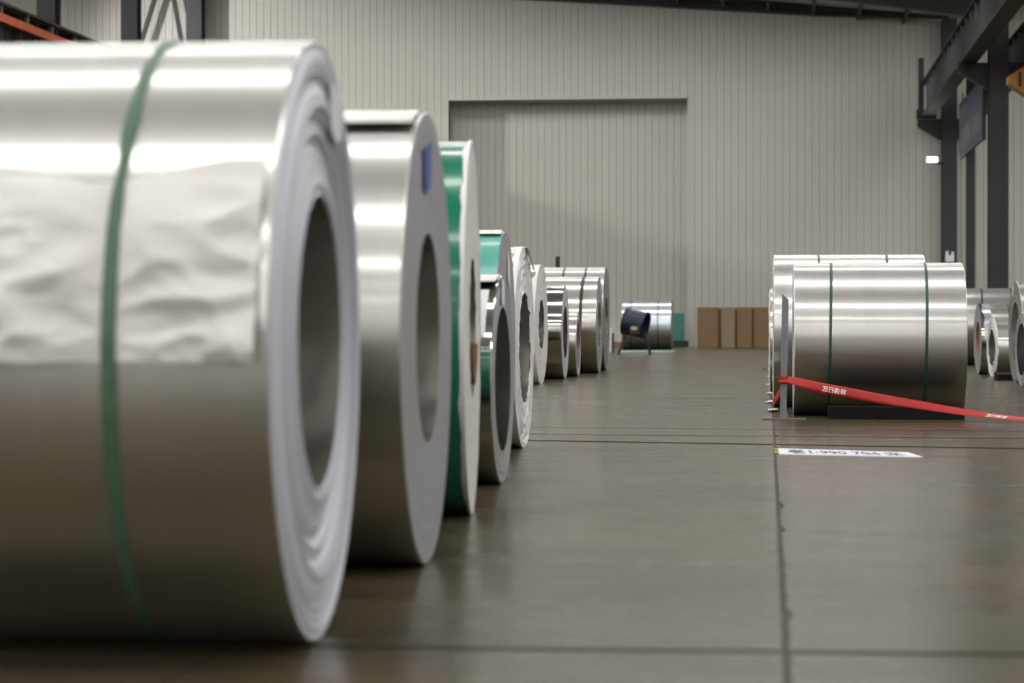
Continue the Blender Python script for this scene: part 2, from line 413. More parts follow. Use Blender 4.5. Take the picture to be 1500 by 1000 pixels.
# crane runways -----------------------------------------------------------
def runway(name, x, y0, y1, zt, hgt, label, side):
    root = empty(name, (x, y0, zt - hgt)); L = y1 - y0
    MB().box(-0.2, 0.2, 0, L, hgt - 0.03, hgt).build('top_flange', 'dark_steel', root)
    MB().box(-0.2, 0.2, 0, L, 0, 0.03).build('bottom_flange', 'dark_steel', root)
    MB().box(-0.01, 0.01, 0, L, 0.03, hgt - 0.03).build('web', 'dark_steel', root)
    MB().box(-0.05, 0.05, 0, L, hgt, hgt + 0.12).build('rail', 'dark_steel', root)
    st = None
    for i in range(int(L / 1.4)):
        if st is None: st = MB().box(-0.17, 0.17, -0.008, 0.008, 0.03, hgt - 0.03).build('stiffener', 'stiffener_grey', root, loc=(0, 0.3, 0))
        else: share('stiffener', st, root, (0, 0.3 + i * 1.4, 0))
    tag(root, label, 'crane beam')
    return root
rR = runway('crane_runway', 4.78, 38.0, 74.2, 7.95, 1.0, 'dark steel crane runway beam on the brackets of the columns above the blue sign', 1)
MB().box(-0.28, -0.12, 35.7, 35.9, 0.2, 1.75).build('end_stop', 'dark_steel', rR)
MB().box(-0.32, 0.25, 35.7, 36.1, -0.08, 0.2).build('end_seat', 'dark_steel', rR)
rR2 = runway('crane_runway', 6.3, 38.0, 74.2, 7.95, 1.0, 'dark steel crane runway beam of the next bay, at the top right corner', 1)
rL = runway('crane_runway', -17.1, 38.0, 74.2, 7.72, 1.0, 'dark crane runway beam with an orange bar, above the largest coil', -1)
MB().box(0.22, 0.34, 0, 36, 0.62, 0.80).build('conductor_bar', 'orange_paint', rL)
MB().box(0.05, 0.36, 0, 36.2, 1.0, 1.06).build('walkway_plate', 'dark_steel', rL)
hg = None
for i in range(18):
    if hg is None: hg = MB().box(0.2, 0.30, -0.05, 0.05, 0.82, 1.0).build('cable_hanger', 'galvanised', rL, loc=(0, 0.6, 0))
    else: share('cable_hanger', hg, rL, (0, 0.6 + i * 1.9, 0))
for i in range(5): MB().box(-0.05, 0.05, -0.05, 0.05, -1.6, 0.0).build('hanger_post', 'dark_steel', rL, loc=(0, 2 + i * 3.6, 0))
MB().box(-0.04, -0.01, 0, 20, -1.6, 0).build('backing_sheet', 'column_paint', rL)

# yellow crane of the next bay
yc = empty('overhead_crane', (6.9, 50, 5.4))
p0 = at_y(1478, 118, 52)
fix_normals(MB().prism([(0, 0.20), (0, 0.05), (0.35, -0.20), (20, -0.20), (20, 0.42), (0.35, 0.42)], 1, 0, 0.6).build('girder', 'crane_yellow', yc))
MB().box(0.5, 0.9, -1.2, 1.8, 0.42, 0.62).build('end_carriage', 'dark_steel', yc)
MB().box(0.2, 0.26, -0.02, 0.0, -0.03, 0.28).build('edge_stripe', 'dark_steel', yc)
yc.location = (p0.x, 52, p0.z - 0.1)
tag(yc, 'yellow overhead crane girder end at the right border', 'crane')

# blue sign between the columns
sg = empty('hanging_sign', (5.36, 61.3, 5.3))
sgb = MB().box(-0.03, 0.03, 0, 7.6, 0, 1.55).build('board', 'sign_blue', sg)
for ya, yb, za, zb in ((0.6, 3.1, 0.28, 0.82), (3.5, 6.9, 0.22, 0.80), (5.6, 7.1, 0.95, 1.30)):
    MB().box(-0.034, -0.03, ya, yb, za, zb).build('print_block', 'sign_print', sgb)
MB().box(-0.045, 0.045, -0.04, 0.0, -0.03, 1.58).build('frame_edge', 'dark_steel', sg)
for yy in (1.0, 6.6): MB().box(-0.015, 0.015, yy - 0.02, yy + 0.02, 1.55, 1.8).build('hanger', 'dark_steel', sg)
tag(sg, 'long dark blue sign with two pale text blocks hung between the columns', 'sign')

# floodlight, junction box
fp = at_y(1366, 235, 74.5)
fd = empty('floodlight', (fp.x, 74.4, fp.z))
MB().box(-0.16, 0.16, -0.06, 0.06, -0.09, 0.07).build('housing', 'dark_steel', fd)
MB().box(-0.17, 0.13, -0.085, -0.06, -0.06, 0.09).build('lens', 'lamp_lens', fd)
MB().bar((0.12, 0.02, -0.06), (0.30, 0.3, -0.10), 0.06).build('bracket', 'dark_steel', fd)
tag(fd, 'small bright white floodlight fixed to the dark column', 'lamp')
jp = at_y(1391, 376, 74.7)
jb = empty('junction_box', (jp.x, 74.66, jp.z - 0.15))
MB().box(-0.13, 0.13, -0.07, 0.07, 0, 0.20).build('body', 'white_board', jb)
MB().box(-0.12, -0.04, -0.06, 0.05, 0.20, 0.32).build('switch', 'white_board', jb)
MB().box(0.05, 0.12, -0.06, 0.05, 0.20, 0.30).build('switch', 'white_board', jb)
tag(jb, 'small pale switch box low on the column by the end wall', 'switch box')

# lamp of the neighbouring bay; its light passes over the runway beam onto the end wall
hb = empty('bay_lamp', (-26.05, 66.0, 11.25))
ld = bpy.data.lights.new('bay_lamp_light', 'SPOT'); ld.energy = WALL_LAMP_W * 5; ld.shadow_soft_size = 0.22; ld.spot_size = math.radians(86); ld.spot_blend = 0.7; ld.color = (1, 0.97, 0.95)
lo = bpy.data.objects.new('bay_lamp_light', ld); COL.objects.link(lo); lo.parent = hb; lo.location = (0.1, 0.1, -0.35)
lo.rotation_euler = Vector((20, 9.5, -6)).to_track_quat('-Z', 'Y').to_euler()
bmL = MB()
n = 20
bmL.add([(r * math.cos(2 * PI * k / n), r * math.sin(2 * PI * k / n), z) for r, z in ((0.08, 0.3), (0.1, 0.12), (0.28, -0.1), (0.27, -0.1), (0.09, 0.11)) for k in range(n)],
        [(j * n + k, j * n + (k + 1) % n, (j + 1) * n + (k + 1) % n, (j + 1) * n + k) for j in range(4) for k in range(n)])
bmL.build('reflector', 'galvanised', hb, 40)
MB().bar((0, 0, 0.3), (0, 0, roof_z(-26.05) - 11.25), 0.03).build('hanger_rod', 'dark_steel', hb)
tag(hb, 'high bay lamp hanging from the roof of the neighbouring bay', 'lamp')

# ------------------------------------------------------------------ coils
def arc_shell(mb, R, a0, a1, x0, x1, th=0.003, n=24, lift0=0.0, lift1=0.0, nx=1):
    """curved sheet on the coil; angle 0 faces the camera side (-y), 90 is the top"""
    vs = []
    for k in range(n + 1):
        t = k / n; a = math.radians(a0 + (a1 - a0) * t)
        r = R + lift0 * max(0, 1 - t * 5) ** 2 + lift1 * max(0, 1 - (1 - t) * 5) ** 2
        for rr in (r, r + th):
            for x in (x0, x1): vs.append((x, -rr * math.cos(a), rr * math.sin(a)))
    fs = []
    for k in range(n):
        b = k * 4; c = b + 4
        fs += [(b + 2, b + 3, c + 3, c + 2), (b, c, c + 1, b + 1), (b, b + 2, c + 2, c), (b + 1, c + 1, c + 3, b + 3)]
    fs += [(0, 1, 3, 2), (n * 4, n * 4 + 2, n * 4 + 3, n * 4 + 1)]
    return mb.add(vs, fs)

def strap_mesh(R, x, wd, th=0.0025, tilt=0.0, n=96, pinch=None, phase=0.0, rfun=None):
    """closed band round the coil; tilt shifts it along the axis"""
    vs = []
    for k in range(n):
        a = 2 * PI * k / n
        ww = wd * (pinch(math.degrees(a)) if pinch else 1)
        xc = x + tilt * math.sin(a + phase)
        r0 = rfun(math.degrees(a)) if rfun else R
        for r, xx in ((r0, xc - ww / 2), (r0, xc + ww / 2), (r0 + th, xc + ww / 2), (r0 + th, xc - ww / 2)):
            vs.append((xx, -r * math.cos(a), r * math.sin(a)))
    fs = [(k * 4 + j, k * 4 + (j + 1) % 4, ((k + 1) % n) * 4 + (j + 1) % 4, ((k + 1) % n) * 4 + j) for k in range(n) for j in range(4)]
    mb = MB(); mb.add(vs, fs); return mb

def coil(face_xy, D, width, side, label, group, bore=0.305, yaw=0.0, body='steel', face='edges', bore_m='bore_steel',
         seg=128, ring_amp=0.004, rings=26, rough_rim=0.0, profile=None, name='steel_coil', z=0.0, seed=1, bevel=0.004):
    """face_xy: floor point under the end the camera sees; side +1: that end looks to +x, -1: to -x"""
    R = D / 2; r0 = bore; hw = width / 2
    root = empty(name, (face_xy[0] - side * hw * math.cos(yaw), face_xy[1] - side * hw * math.sin(yaw), z), yaw)
    up = Vector((0, 0, R))
    mb = MB(); vs = []
    prof = [(-hw, R - bevel), (-hw + bevel, R), (hw - bevel, R), (hw, R - bevel)]
    for x, r in prof:
        for k in range(seg): a = 2 * PI * k / seg; vs.append((x, -r * math.cos(a), r * math.sin(a)))
    fs = [(j * seg + k, j * seg + (k + 1) % seg, (j + 1) * seg + (k + 1) % seg, (j + 1) * seg + k) for j in range(3) for k in range(seg)]
    mb.add(vs, fs); fix_normals(mb.build('body', body, root, 30, loc=up))
    mb = MB(); vs = []
    for x in (-hw, hw):
        for k in range(seg): a = 2 * PI * k / seg; vs.append((x, -r0 * math.cos(a), r0 * math.sin(a)))
    mb.add(vs, [(k, seg + k, seg + (k + 1) % seg, (k + 1) % seg) for k in range(seg)])
    mb.build('bore', bore_m, root, 30, loc=up)
    for s in (-1, 1):
        mb = MB(); vs = []; nr = rings if s == side else 6
        for j in range(nr + 1):
            t = j / nr; r = r0 + (R - bevel - r0) * t
            if 0 < j < nr and s == side:
                dx = profile(t) if profile else ring_amp * (noise.noise(Vector((t * 9, seed * 3.7, 0))) + 0.5 * noise.noise(Vector((t * 31, seed * 1.7, 2))))
            else: dx = 0
            for k in range(seg):
                a = 2 * PI * k / seg
                d2 = dx; rr = r
                if rough_rim and s == side:
                    q = Vector((math.cos(a) * 2.2, math.sin(a) * 2.2, t * 5 + seed))
                    d2 += rough_rim * (noise.noise(q * 2) + 0.6 * abs(noise.noise(q * 5)))
                    if j == 0: rr = r - rough_rim * 0.9 * max(0, noise.noise(q * 3) + 0.25)
                    if j == nr: rr = r + 0.3 * rough_rim * max(0, noise.noise(q * 3)); d2 = 0
                vs.append((s * (hw + d2), -rr * math.cos(a), rr * math.sin(a)))
        fs = [(j * seg + k, j * seg + (k + 1) % seg, (j + 1) * seg + (k + 1) % seg, (j + 1) * seg + k) for j in range(nr) for k in range(seg)]
        if s < 0: fs = [tuple(reversed(q)) for q in fs]
        mb.add(vs, fs)
        mb.build('end_face', face if s == side else 'edges', root, 25, loc=up)
    return tag(root, label, 'steel coil', group), R, hw, up
GL, GR, GRB = 'coils in the long row on the left', 'coils in the row on the right', 'small coils stored at the right border'

# --- L1: nearest coil, paper patch, green strap
def prof1(t):
    s = 0.0
    for c, wdt, h in ((0.08, 0.05, 0.004), (0.22, 0.05, -0.006), (0.34, 0.06, -0.014), (0.47, 0.05, -0.010), (0.60, 0.07, 0.006), (0.74, 0.04, -0.004), (0.86, 0.06, 0.004)):
        s += h * math.exp(-((t - c) / wdt) ** 2)
    return s + 0.004 * noise.noise(Vector((t * 40, 1.3, 0)))
L1, R, hw, up = coil((-0.935, 5.0), 1.251, 1.25, 1, 'largest nearest steel coil with a crumpled white paper patch and green strap', GL,
                     yaw=math.radians(1.9), profile=prof1, rings=110, seg=192, body='steel', seed=2)
# crumpled paper: wrinkles pulled towards the strap
SX = hw - 0.30   # strap position along the axis
def paper():
    nx, na = 150, 70; vs = []
    def crum(x, a):
        q = Vector((x * 3.2, a * 0.06, 0.4))
        h = 0.030 * (1 - abs(noise.noise(q) * 2.1)) + 0.022 * (1 - abs(noise.noise(q * 2.3 + Vector((3, 1, 7))) * 2.0)) + 0.004 * (1 - abs(noise.noise(q * 5) * 2))
        d = abs(x - SX)
        ang = math.atan2(a * 0.011, x - SX)
        h += 0.006 * (1 + math.cos(ang * 9)) * math.exp(-d * 4) * (d / (d + 0.05))
        h *= min(1, 0.03 + d / 0.14)
        edge = min(1, max(0, (30 - a) / 10)); return 0.0015 + max(0, h) * edge
    for lay in (0, 1):
        for j in range(na + 1):
            for i in range(nx + 1):
                x = -hw + 0.004 + (2 * hw - 0.024) * i / nx
                top = 33 + 3.5 * noise.noise(Vector((x * 3, 0, 5))) - (5 * max(0, 1 - abs(x - (SX - 0.05)) / 0.25))
                a0 = -3.0 + 0.25 * noise.noise(Vector((x * 8, 0, 1)))
                a = a0 + (top - a0) * j / na
                r = R + crum(x, a) + lay * 0.0008
                ar = math.radians(a); vs.append((x, -r * math.cos(ar), r * math.sin(ar)))
    N = (nx + 1) * (na + 1); fs = []
    for j in range(na):
        for i in range(nx):
            b = j * (nx + 1) + i
            fs += [(b + N, b + 1 + N, b + nx + 2 + N, b + nx + 1 + N), (b, b + nx + 1, b + nx + 2, b + 1)]
    for i in range(nx):
        fs += [(i, i + 1, i + 1 + N, i + N)]; b = na * (nx + 1) + i; fs += [(b + 1, b, b + N, b + 1 + N)]
    for j in range(na):
        b = j * (nx + 1); fs += [(b + nx + 1, b, b + N, b + nx + 1 + N)]; b += nx; fs += [(b, b + nx + 1, b + nx + 1 + N, b + N)]
    mb = MB(); mb.add(vs, fs); return mb
o = paper().build('paper_patch', 'paper_wrap', L1, 60, loc=up); o['label'] = 'crumpled white paper patch'
def pinch(a):
    a = a % 360
    return 1.0 - 0.45 * math.exp(-((a - 66) / 5) ** 2) - 0.4 * math.exp(-((a - 31) / 5) ** 2) - 0.25 * math.exp(-((a - 50) / 3) ** 2)
o = strap_mesh(R, SX, 0.028, 0.002, 0.010, 144, pinch, 0.3, lambda a: R + 0.0012 + 0.007 * max(0, min(1, 1.6 - abs(((a + 180) % 360 - 180) - 15) / 22))).build('strap', 'green_strap', L1, 40, loc=up); o['label'] = 'twisted green plastic strap'
def on_face(px, py, hwd, hht, name, m, parent, R, hw, side, root, pts=None, lift=0.016):
    """thin sticker on an end face: (py, pz) centre relative to the coil axis"""
    mb = MB(); x = side * (hw + lift)
    pts = pts or [(-hwd, -hht), (hwd, -hht), (hwd, hht), (-hwd, hht)]
    poly = [(px + a, py + b) for a, b in pts]
    o = mb.prism(poly, 0, x - 0.001, x + 0.001).build(name, m, parent, loc=(0, 0, R)); return fix_normals(o)
on_face(0.17, 0.50, 0.05, 0.05, 'paper_label', 'label_white', L1, R, hw, 1, None, [(-0.07, 0.05), (-0.06, -0.05), (0.02, -0.07), (0.10, -0.055), (0.09, 0.035), (0.0, 0.055)], 0.008)

# --- L2
L2, R, hw, up = coil((-0.936, 6.64), 1.247, 1.22, 1, 'second nearest steel coil, with blue tape on its grey end', GL, bore=0.29, face='edges_dark', ring_amp=0.002, body='steel', seed=3, yaw=math.radians(1.6))
mb = MB(); arc_shell(mb, R + 0.002, 63, 170, -hw + 0.01, hw - 0.012, 0.004, 40, 0.016); fix_normals(mb.build('loose_sheet_end', 'steel', L2, 30, loc=up))
o = on_face(0.0, 0.46, 0.09, 0.07, 'tape_piece', 'blue_tape', L2, R, hw, 1, None, [(-0.16, 0.05), (-0.14, -0.07), (0.00, -0.045), (0.02, 0.085)], 0.006); o['label'] = 'blue tape'

# --- L3 green
L3, R, hw, up = coil((-1.033, 8.44), 1.303, 1.2, 1, 'green painted coil with white plastic wrap on its end', GL, bore=0.245, body='green_paint', face='plastic_wrap', rough_rim=0.004, seed=4, yaw=math.radians(4.4))
def torn_edge(R0, R1, hw, seed, amp, seg=96):
    """wrap pulled over the rim: ragged collar on the body"""
    vs = []
    for k in range(seg):
        a = 2 * PI * k / seg
        e = amp * (1.2 + noise.noise(Vector((math.cos(a) * 3, math.sin(a) * 3, seed))) + 0.5 * noise.noise(Vector((math.cos(a) * 9, math.sin(a) * 9, seed))))
        for x, r in ((hw + 0.002, R0 - 0.01), (hw + 0.001, R0 + 0.006), (hw - e, R0 + 0.003), (hw - e, R0 + 0.001)):
            vs.append((x, -r * math.cos(a), r * math.sin(a)))
    mb = MB(); mb.add(vs, [(k * 4 + j, k * 4 + j + 1, ((k + 1) % seg) * 4 + j + 1, ((k + 1) % seg) * 4 + j) for k in range(seg) for j in range(3)]); return mb
fix_normals(torn_edge(R, R, hw, 3, 0.012).build('wrap_collar', 'plastic_wrap', L3, 50, loc=up))
mb = MB(); arc_shell(mb, 0.17, 200, 345, hw - 0.4, hw + 0.01, 0.03, 20); fix_normals(mb.build('core_tube', 'cardboard_core', L3, 40, loc=up))

# --- L5 in front of L4
L5, R, hw, up = coil((-1.10, 10.03), 0.868, 1.0, 1, 'small bright steel coil standing in front of the teal wrapped coil', GL, bore=0.30, body='steel_mirror', face='edges_dark', bore_m='steel_mirror', seed=5)
mb = MB(); arc_shell(mb, R + 0.002, 62, 165, -hw + 0.01, hw - 0.01, 0.003, 30, 0.02); fix_normals(mb.build('loose_sheet_end', 'steel_warm', L5, 30, loc=up))
mb = MB(); arc_shell(mb, R + 0.002, 24, 58, hw - 0.25, hw - 0.03, 0.001, 12); fix_normals(mb.build('paper_label', 'label_white', L5, 30, loc=up))
on_face(-0.06, 0.36, 0.05, 0.05, 'paper_label', 'label_white', L5, R, hw, 1, None, [(-0.03, 0.06), (-0.04, -0.05), (0.07, -0.05), (0.06, 0.05)], 0.006)
# --- L4 teal
L4, R, hw, up = coil((-1.275, 11.75), 1.12, 1.0, 1, 'teal film covered coil with a dark grey end and white label', GL, bore=0.26, body='teal_film', face='edges_dark', seed=6, yaw=math.radians(1))
mb = MB(); arc_shell(mb, R + 0.002, 70, 170, -hw + 0.01, hw - 0.004, 0.003, 30, 0.01); fix_normals(mb.build('loose_sheet_end', 'steel_warm', L4, 30, loc=up))
on_face(0.12, 0.36, 0.05, 0.05, 'paper_label', 'label_white', L4, R, hw, 1, None, [(-0.06, 0.11), (-0.07, -0.04), (0.03, -0.09), (0.04, 0.04)], 0.006)
# --- L6, L7 wrapped
L6, R, hw, up = coil((-1.312, 13.02), 1.08, 1.1, 1, 'white plastic wrapped coil end beside the teal covered coil', GL, bore=0.30, body='steel_warm', face='plastic_wrap', rough_rim=0.010, seed=7, yaw=math.radians(0))
fix_normals(torn_edge(R, R, hw, 8, 0.03).build('wrap_collar', 'plastic_wrap', L6, 50, loc=up))
mb = MB(); mb.add([(hw - 0.10, -0.06, R - 0.02), (hw + 0.02, 0.02, R + 0.004), (hw + 0.035, 0.20, R - 0.10), (hw + 0.03, 0.26, R - 0.12), (hw + 0.0, 0.12, R - 0.01), (hw - 0.06, 0.05, R + 0.005)], [(0, 1, 5), (1, 4, 5), (1, 2, 4), (2, 3, 4)])
o = mb.build('wrap_tail', 'plastic_wrap', L6, 80, loc=up); md = o.modifiers.new('s', 'SOLIDIFY'); md.thickness = 0.003
L7, R, hw, up = coil((-2.533, 27.06), 1.335, 1.0, 1, 'white plastic wrapped coil end standing before the mirror bright coil', GL, bore=0.28, body='steel_warm', face='plastic_wrap', rough_rim=0.010, seed=9, yaw=math.radians(-1.0))
fix_normals(torn_edge(R, R, hw, 5, 0.05).build('wrap_collar', 'plastic_wrap', L7, 50, loc=up))
# --- L8..L11
L8, R, hw, up = coil((-2.467, 29.5), 1.144, 1.0, 1, 'mirror bright steel coil with an open bore in the far row', GL, bore=0.315, body='steel_mirror', face='edges', bore_m='steel_mirror', seed=10)
L9, R, hw, up = coil((-2.43, 31.06), 0.818, 0.7, 1, 'small narrow steel coil tucked behind the mirror bright coil', GL, bore=0.32, body='steel_warm', face='edges', seed=11)
L10, R, hw, up = coil((-2.316, 33.35), 1.329, 0.95, 1, 'large steel coil with one black strap at the end of the row', GL, bore=0.305, body='steel_warm', face='edges_dark', seed=12)
strap_mesh(R + 0.001, hw - 0.22, 0.045, 0.003, 0.015).build('strap', 'black_strap', L10, 40, loc=up)
L11, R, hw, up = coil((-2.36, 35.45), 1.51, 0.98, 1, 'tallest steel coil with two dark straps, last of the far row', GL, bore=0.305, body='steel_satin', face='edges_warm', seed=13)
for x in (hw - 0.28, hw - 0.60): strap_mesh(R + 0.001, x, 0.03, 0.003).build('strap', 'black_strap', L11, 40, loc=up)

# --- right row
R1, R, hw, up = coil((0.185, 17.96), 1.118, 1.225, -1, 'big satin steel coil with two dark green straps behind the red tape', GR, bore=0.28, body='steel_satin', face='edges', seed=14, seg=160)
for x in (-hw + 0.265, -hw + 0.945): strap_mesh(R + 0.001, x, 0.021, 0.0025, 0.012, phase=-0.6).build('strap', 'green_strap_dark', R1, 40, loc=up)
fix_normals(torn_edge(R, R, hw, 21, 0.004).build('rim_wrap', 'plastic_wrap', R1, 50, loc=up)).scale = (-1, 1, 1)
R2, R, hw, up = coil((0.045, 19.78), 1.231, 1.2, -1, 'steel coil directly behind the big green strapped coil', GR, bore=0.28, body='steel', face='plastic_wrap', rough_rim=0.01, seed=15)
for x in (-hw + 0.36, -hw + 0.9): strap_mesh(R + 0.001, x, 0.02, 0.0025).build('strap', 'green_strap_dark', R2, 40, loc=up)
q = fl(1128, 574)
R3, R, hw, up = coil((q.x, q.y), 1.02, 1.2, -1, 'white wrapped coil edge just showing behind the steel post', GR, bore=0.26, body='steel_warm', face='plastic_wrap', rough_rim=0.02, seed=16)

# --- right border group
q = fl(1430, 548); RB, R, hw, up = coil((q.x + 0.02, q.y), 0.944, 0.14, -1, 'foil wrapped coil with a brown bore next to the big strapped coil', GRB, bore=0.235, body='steel_cool', face='edges_dark', bore_m='cardboard_core', seed=17, yaw=math.radians(1.5))
fix_normals(torn_edge(R, R, hw, 31, 0.03).build('foil_collar', 'steel_mirror', RB, 50, loc=up)).scale = (-1, 1, 1)
q = fl(1450, 551); RD, R, hw, up = coil((q.x, q.y - 0.3), 0.748, 0.8, -1, 'smallest coil with a thick white wrapped rim', GRB, bore=0.235, body='steel_warm', face='plastic_wrap', rough_rim=0.012, seed=18, yaw=math.radians(4.8))
fix_normals(torn_edge(R, R, hw, 33, 0.012).build('wrap_collar', 'plastic_wrap', RD, 50, loc=up)).scale = (-1, 1, 1)
q = fl(1445, 541); RC, R, hw, up = coil((q.x, q.y), 0.97, 1.1, -1, 'warm grey steel coil with one dark strap behind the smallest coil', GRB, bore=0.25, body='steel_warm', face='edges_dark', seed=19)
strap_mesh(R + 0.001, -hw + 0.30, 0.025, 0.003).build('strap', 'black_strap', RC, 40, loc=up)
q = fl(1405, 534); RA, R, hw, up = coil((q.x, q.y), 1.27, 1.6, -1, 'back coil with two black straps seen over the smaller coils', GRB, bore=0.25, body='steel_satin', face='edges_dark', seed=20)
for x in (-hw + 0.30, -hw + 0.78): strap_mesh(R + 0.001, x, 0.03, 0.003, 0.05).build('strap', 'black_strap', RA, 40, loc=up)
q = fl(1487, 560); RE, R, hw, up = coil((q.x, q.y), 1.163, 0.6, -1, 'coil with a large open bore cut by the right border', GRB, bore=0.34, body='steel_satin', face='edges_warm', seed=21, yaw=math.radians(2))
on_face(0.16, 0.47, 0.05, 0.06, 'paper_label', 'label_white', RE, R, hw, -1, None, None, 0.006)
q = fl(1496, 566); RF, R, hw, up = coil((q.x, q.y), 0.80, 0.5, -1, 'low front coil with a bright bore, furthest right', GRB, bore=0.28, body='steel_satin', face='edges_dark', bore_m='steel_mirror', seed=22, yaw=math.radians(4))

# --- far coil
FC, R, hw, up = coil((-2.56, 65.0), 1.32, 1.32, 1, 'pale bluish coil with two thin straps near the end wall behind the blower', 'coil by the end wall', bore=0.3, body='steel_cool', face='edges_warm', seed=23)
for x in (-hw + 0.24, hw - 0.36): strap_mesh(R + 0.001, x, 0.022, 0.003).build('strap', 'black_strap', FC, 40, loc=up)

# ------------------------------------------------------------------ things round the coils
# chock blocks
a, b = fl(1214, 614), fl(1413, 615)
ck = fix_normals(MB().prism([(a.y, 0), (a.y + 0.02, 0.085), (a.y + 0.30, 0.085), (a.y + 0.34, 0.06), (a.y + 0.34, 0)], 0, a.x, b.x).build('rubber_chock', 'rubber'))
tag(ck, 'long black rubber chock lying under the big green strapped coil', 'chock')
a, b = fl(1461, 557), fl(1486, 557)
ck2 = fix_normals(MB().prism([(a.y, 0), (a.y, 0.07), (a.y + 0.10, 0.09), (a.y + 0.45, 0.09), (a.y + 0.45, 0)], 0, a.x, b.x + 0.1).build('rubber_chock', 'rubber'))
tag(ck2, 'short black chock on the floor beside the smallest coil', 'chock')

# stanchion with the red tape
base = fl(1148, 614.5)
sp = empty('barrier_post', base)
MB().box(-0.15, 0.155, -0.05, 0.06, 0, 0.010).build('base_plate', 'base_plate', sp)
top = at_y(1150.5, 436, base.y) - base
wd = 0.046
vs = []
for c, zz in (((-0.004, 0.0), 0.010), ((top.x, 0.0), None)):
    for dx, dy in ((-wd / 2, -wd / 2), (wd / 2, -wd / 2), (wd / 2, -wd / 2 + 0.005), (-wd / 2 + 0.005, -wd / 2 + 0.005), (-wd / 2 + 0.005, wd / 2), (-wd / 2, wd / 2)):
        z_ = zz if zz is not None else top.z + 0.03 - (dx + wd / 2) / wd * 0.045
        vs.append((c[0] + dx, c[1] + dy, z_))
mb = MB(); mb.add(vs, [(5, 4, 3, 2, 1, 0), (6, 7, 8, 9, 10, 11)] + [(i, (i + 1) % 6, (i + 1) % 6 + 6, i + 6) for i in range(6)])
fix_normals(mb.build('angle_post', 'galvanised', sp))
MB().box(-0.03, 0.03, -0.004, 0.0, 0.010, 0.05).build('weld_gusset', 'galvanised', sp)
tag(sp, 'leaning galvanised angle post on a flat base plate with red tape tied on', 'barrier post')
q = fl(1117, 541.5); q2 = fl(1133, 541.5)
sp2 = empty('barrier_post', (q2.x + 0.10, q.y, 0))
MB().box(q.x - q2.x - 0.10, 0.12, -0.1, 0.1, 0, 0.03).build('base_plate', 'base_plate', sp2)
MB().box(0.05, 0.10, -0.025, 0.025, 0.03, 0.30).build('angle_post', 'galvanised', sp2)
tag(sp2, 'flat dark post base peeping out behind the coils on the aisle', 'barrier post')

# tape: ribbon with a centre line, a width direction that twists, print mapped onto it
tp = [(1142, 556, 16.86), (1153, 556, 16.84), (1165, 558, 16.83), (1200, 567, 16.80), (1240, 574.5, 16.78), (1300, 585.5, 16.76), (1360, 595, 16.74), (1412, 603.5, 16.70), (1450, 608.5, 16.62), (1500, 614, 16.45)]
W0 = 0.070
tw = [70, 55, 45, 12, 10, 24, 40, 55, 66, 72]
pts = [at_y(x, y, d + (base.y - 16.88)) for x, y, d in tp] + [Vector((1.95, base.y - 0.55, 0.012)), Vector((2.6, base.y - 0.7, 0.008))]
tw += [86, 90]
def cr(p0, p1, p2, p3, t): return 0.5 * ((2 * p1) + (p2 - p0) * t + (2 * p0 - 5 * p1 + 4 * p2 - p3) * t * t + (3 * p1 - p0 - 3 * p2 + p3) * t ** 3)
cen, ang = [], []
for i in range(len(pts) - 1):
    g = [pts[max(0, min(len(pts) - 1, i + k))] for k in (-1, 0, 1, 2)]
    for s in range(8): cen.append(cr(*g, s / 8)); ang.append(tw[i] + (tw[i + 1] - tw[i]) * s / 8)
cen.append(pts[-1]); ang.append(tw[-1])
arc = [0.0]
for i in range(1, len(cen)): arc.append(arc[-1] + (cen[i] - cen[i - 1]).length)
def tape_at(s, v, off=0.0):
    s = max(0, min(arc[-1] - 1e-5, s)); i = max(k for k in range(len(arc) - 1) if arc[k] <= s)
    t = (s - arc[i]) / max(1e-6, arc[i + 1] - arc[i]); c = cen[i].lerp(cen[i + 1], t); a = math.radians(ang[i] + (ang[i + 1] - ang[i]) * t)
    d = (cen[i + 1] - cen[i]).normalized(); side = d.cross(Vector((0, 0, 1))).normalized(); upv = side.cross(d).normalized()
    wv = upv * math.cos(a) + (-side) * math.sin(a) * 1.0
    nrm = d.cross(wv).normalized()
    if nrm.y > 0: nrm = -nrm
    return c + wv * v + nrm * off
tape = empty('barrier_tape', base)
mb = MB(); vs = []
for k, s in enumerate(arc):
    for v in (-W0 / 2, -W0 / 6, W0 / 6, W0 / 2):
        vs.append(tape_at(s, v) - base)
mb.add(vs, [(k * 4 + j, (k + 1) * 4 + j, (k + 1) * 4 + j + 1, k * 4 + j + 1) for k in range(len(arc) - 1) for j in range(3)])
rib = o = mb.build('ribbon', 'red_tape', tape, 60); md = o.modifiers.new('s', 'SOLIDIFY'); md.thickness = 0.0012; md.offset = 0
kn = MB().box(-0.032, 0.030, -0.033, -0.029, 0.0, 0.05).box(-0.032, 0.030, 0.027, 0.031, 0.0, 0.05).box(-0.034, -0.031, -0.033, 0.031, 0.0, 0.05).box(0.030, 0.033, -0.033, 0.031, 0.0, 0.05).build('knot', 'red_tape', tape, loc=(0.0, 0, pts[0].z - 0.028))
tl0, tl1 = at_y(1143, 574, base.y + 0.06), at_y(1132, 592, base.y + 0.45)
mb = MB(); mb.add([p - base for p in (tl0 + Vector((0, 0, 0.03)), tl0 - Vector((0, 0, 0.02)), tl1 - Vector((0, 0, 0.02)), tl1 + Vector((0, 0, 0.035)))], [(0, 1, 2, 3)])
o = mb.build('tape_tail', 'red_tape', tape); md = o.modifiers.new('s', 'SOLIDIFY'); md.thickness = 0.0012
tag(tape, 'red barrier tape with white characters stretched from the post across the coil', 'barrier tape')

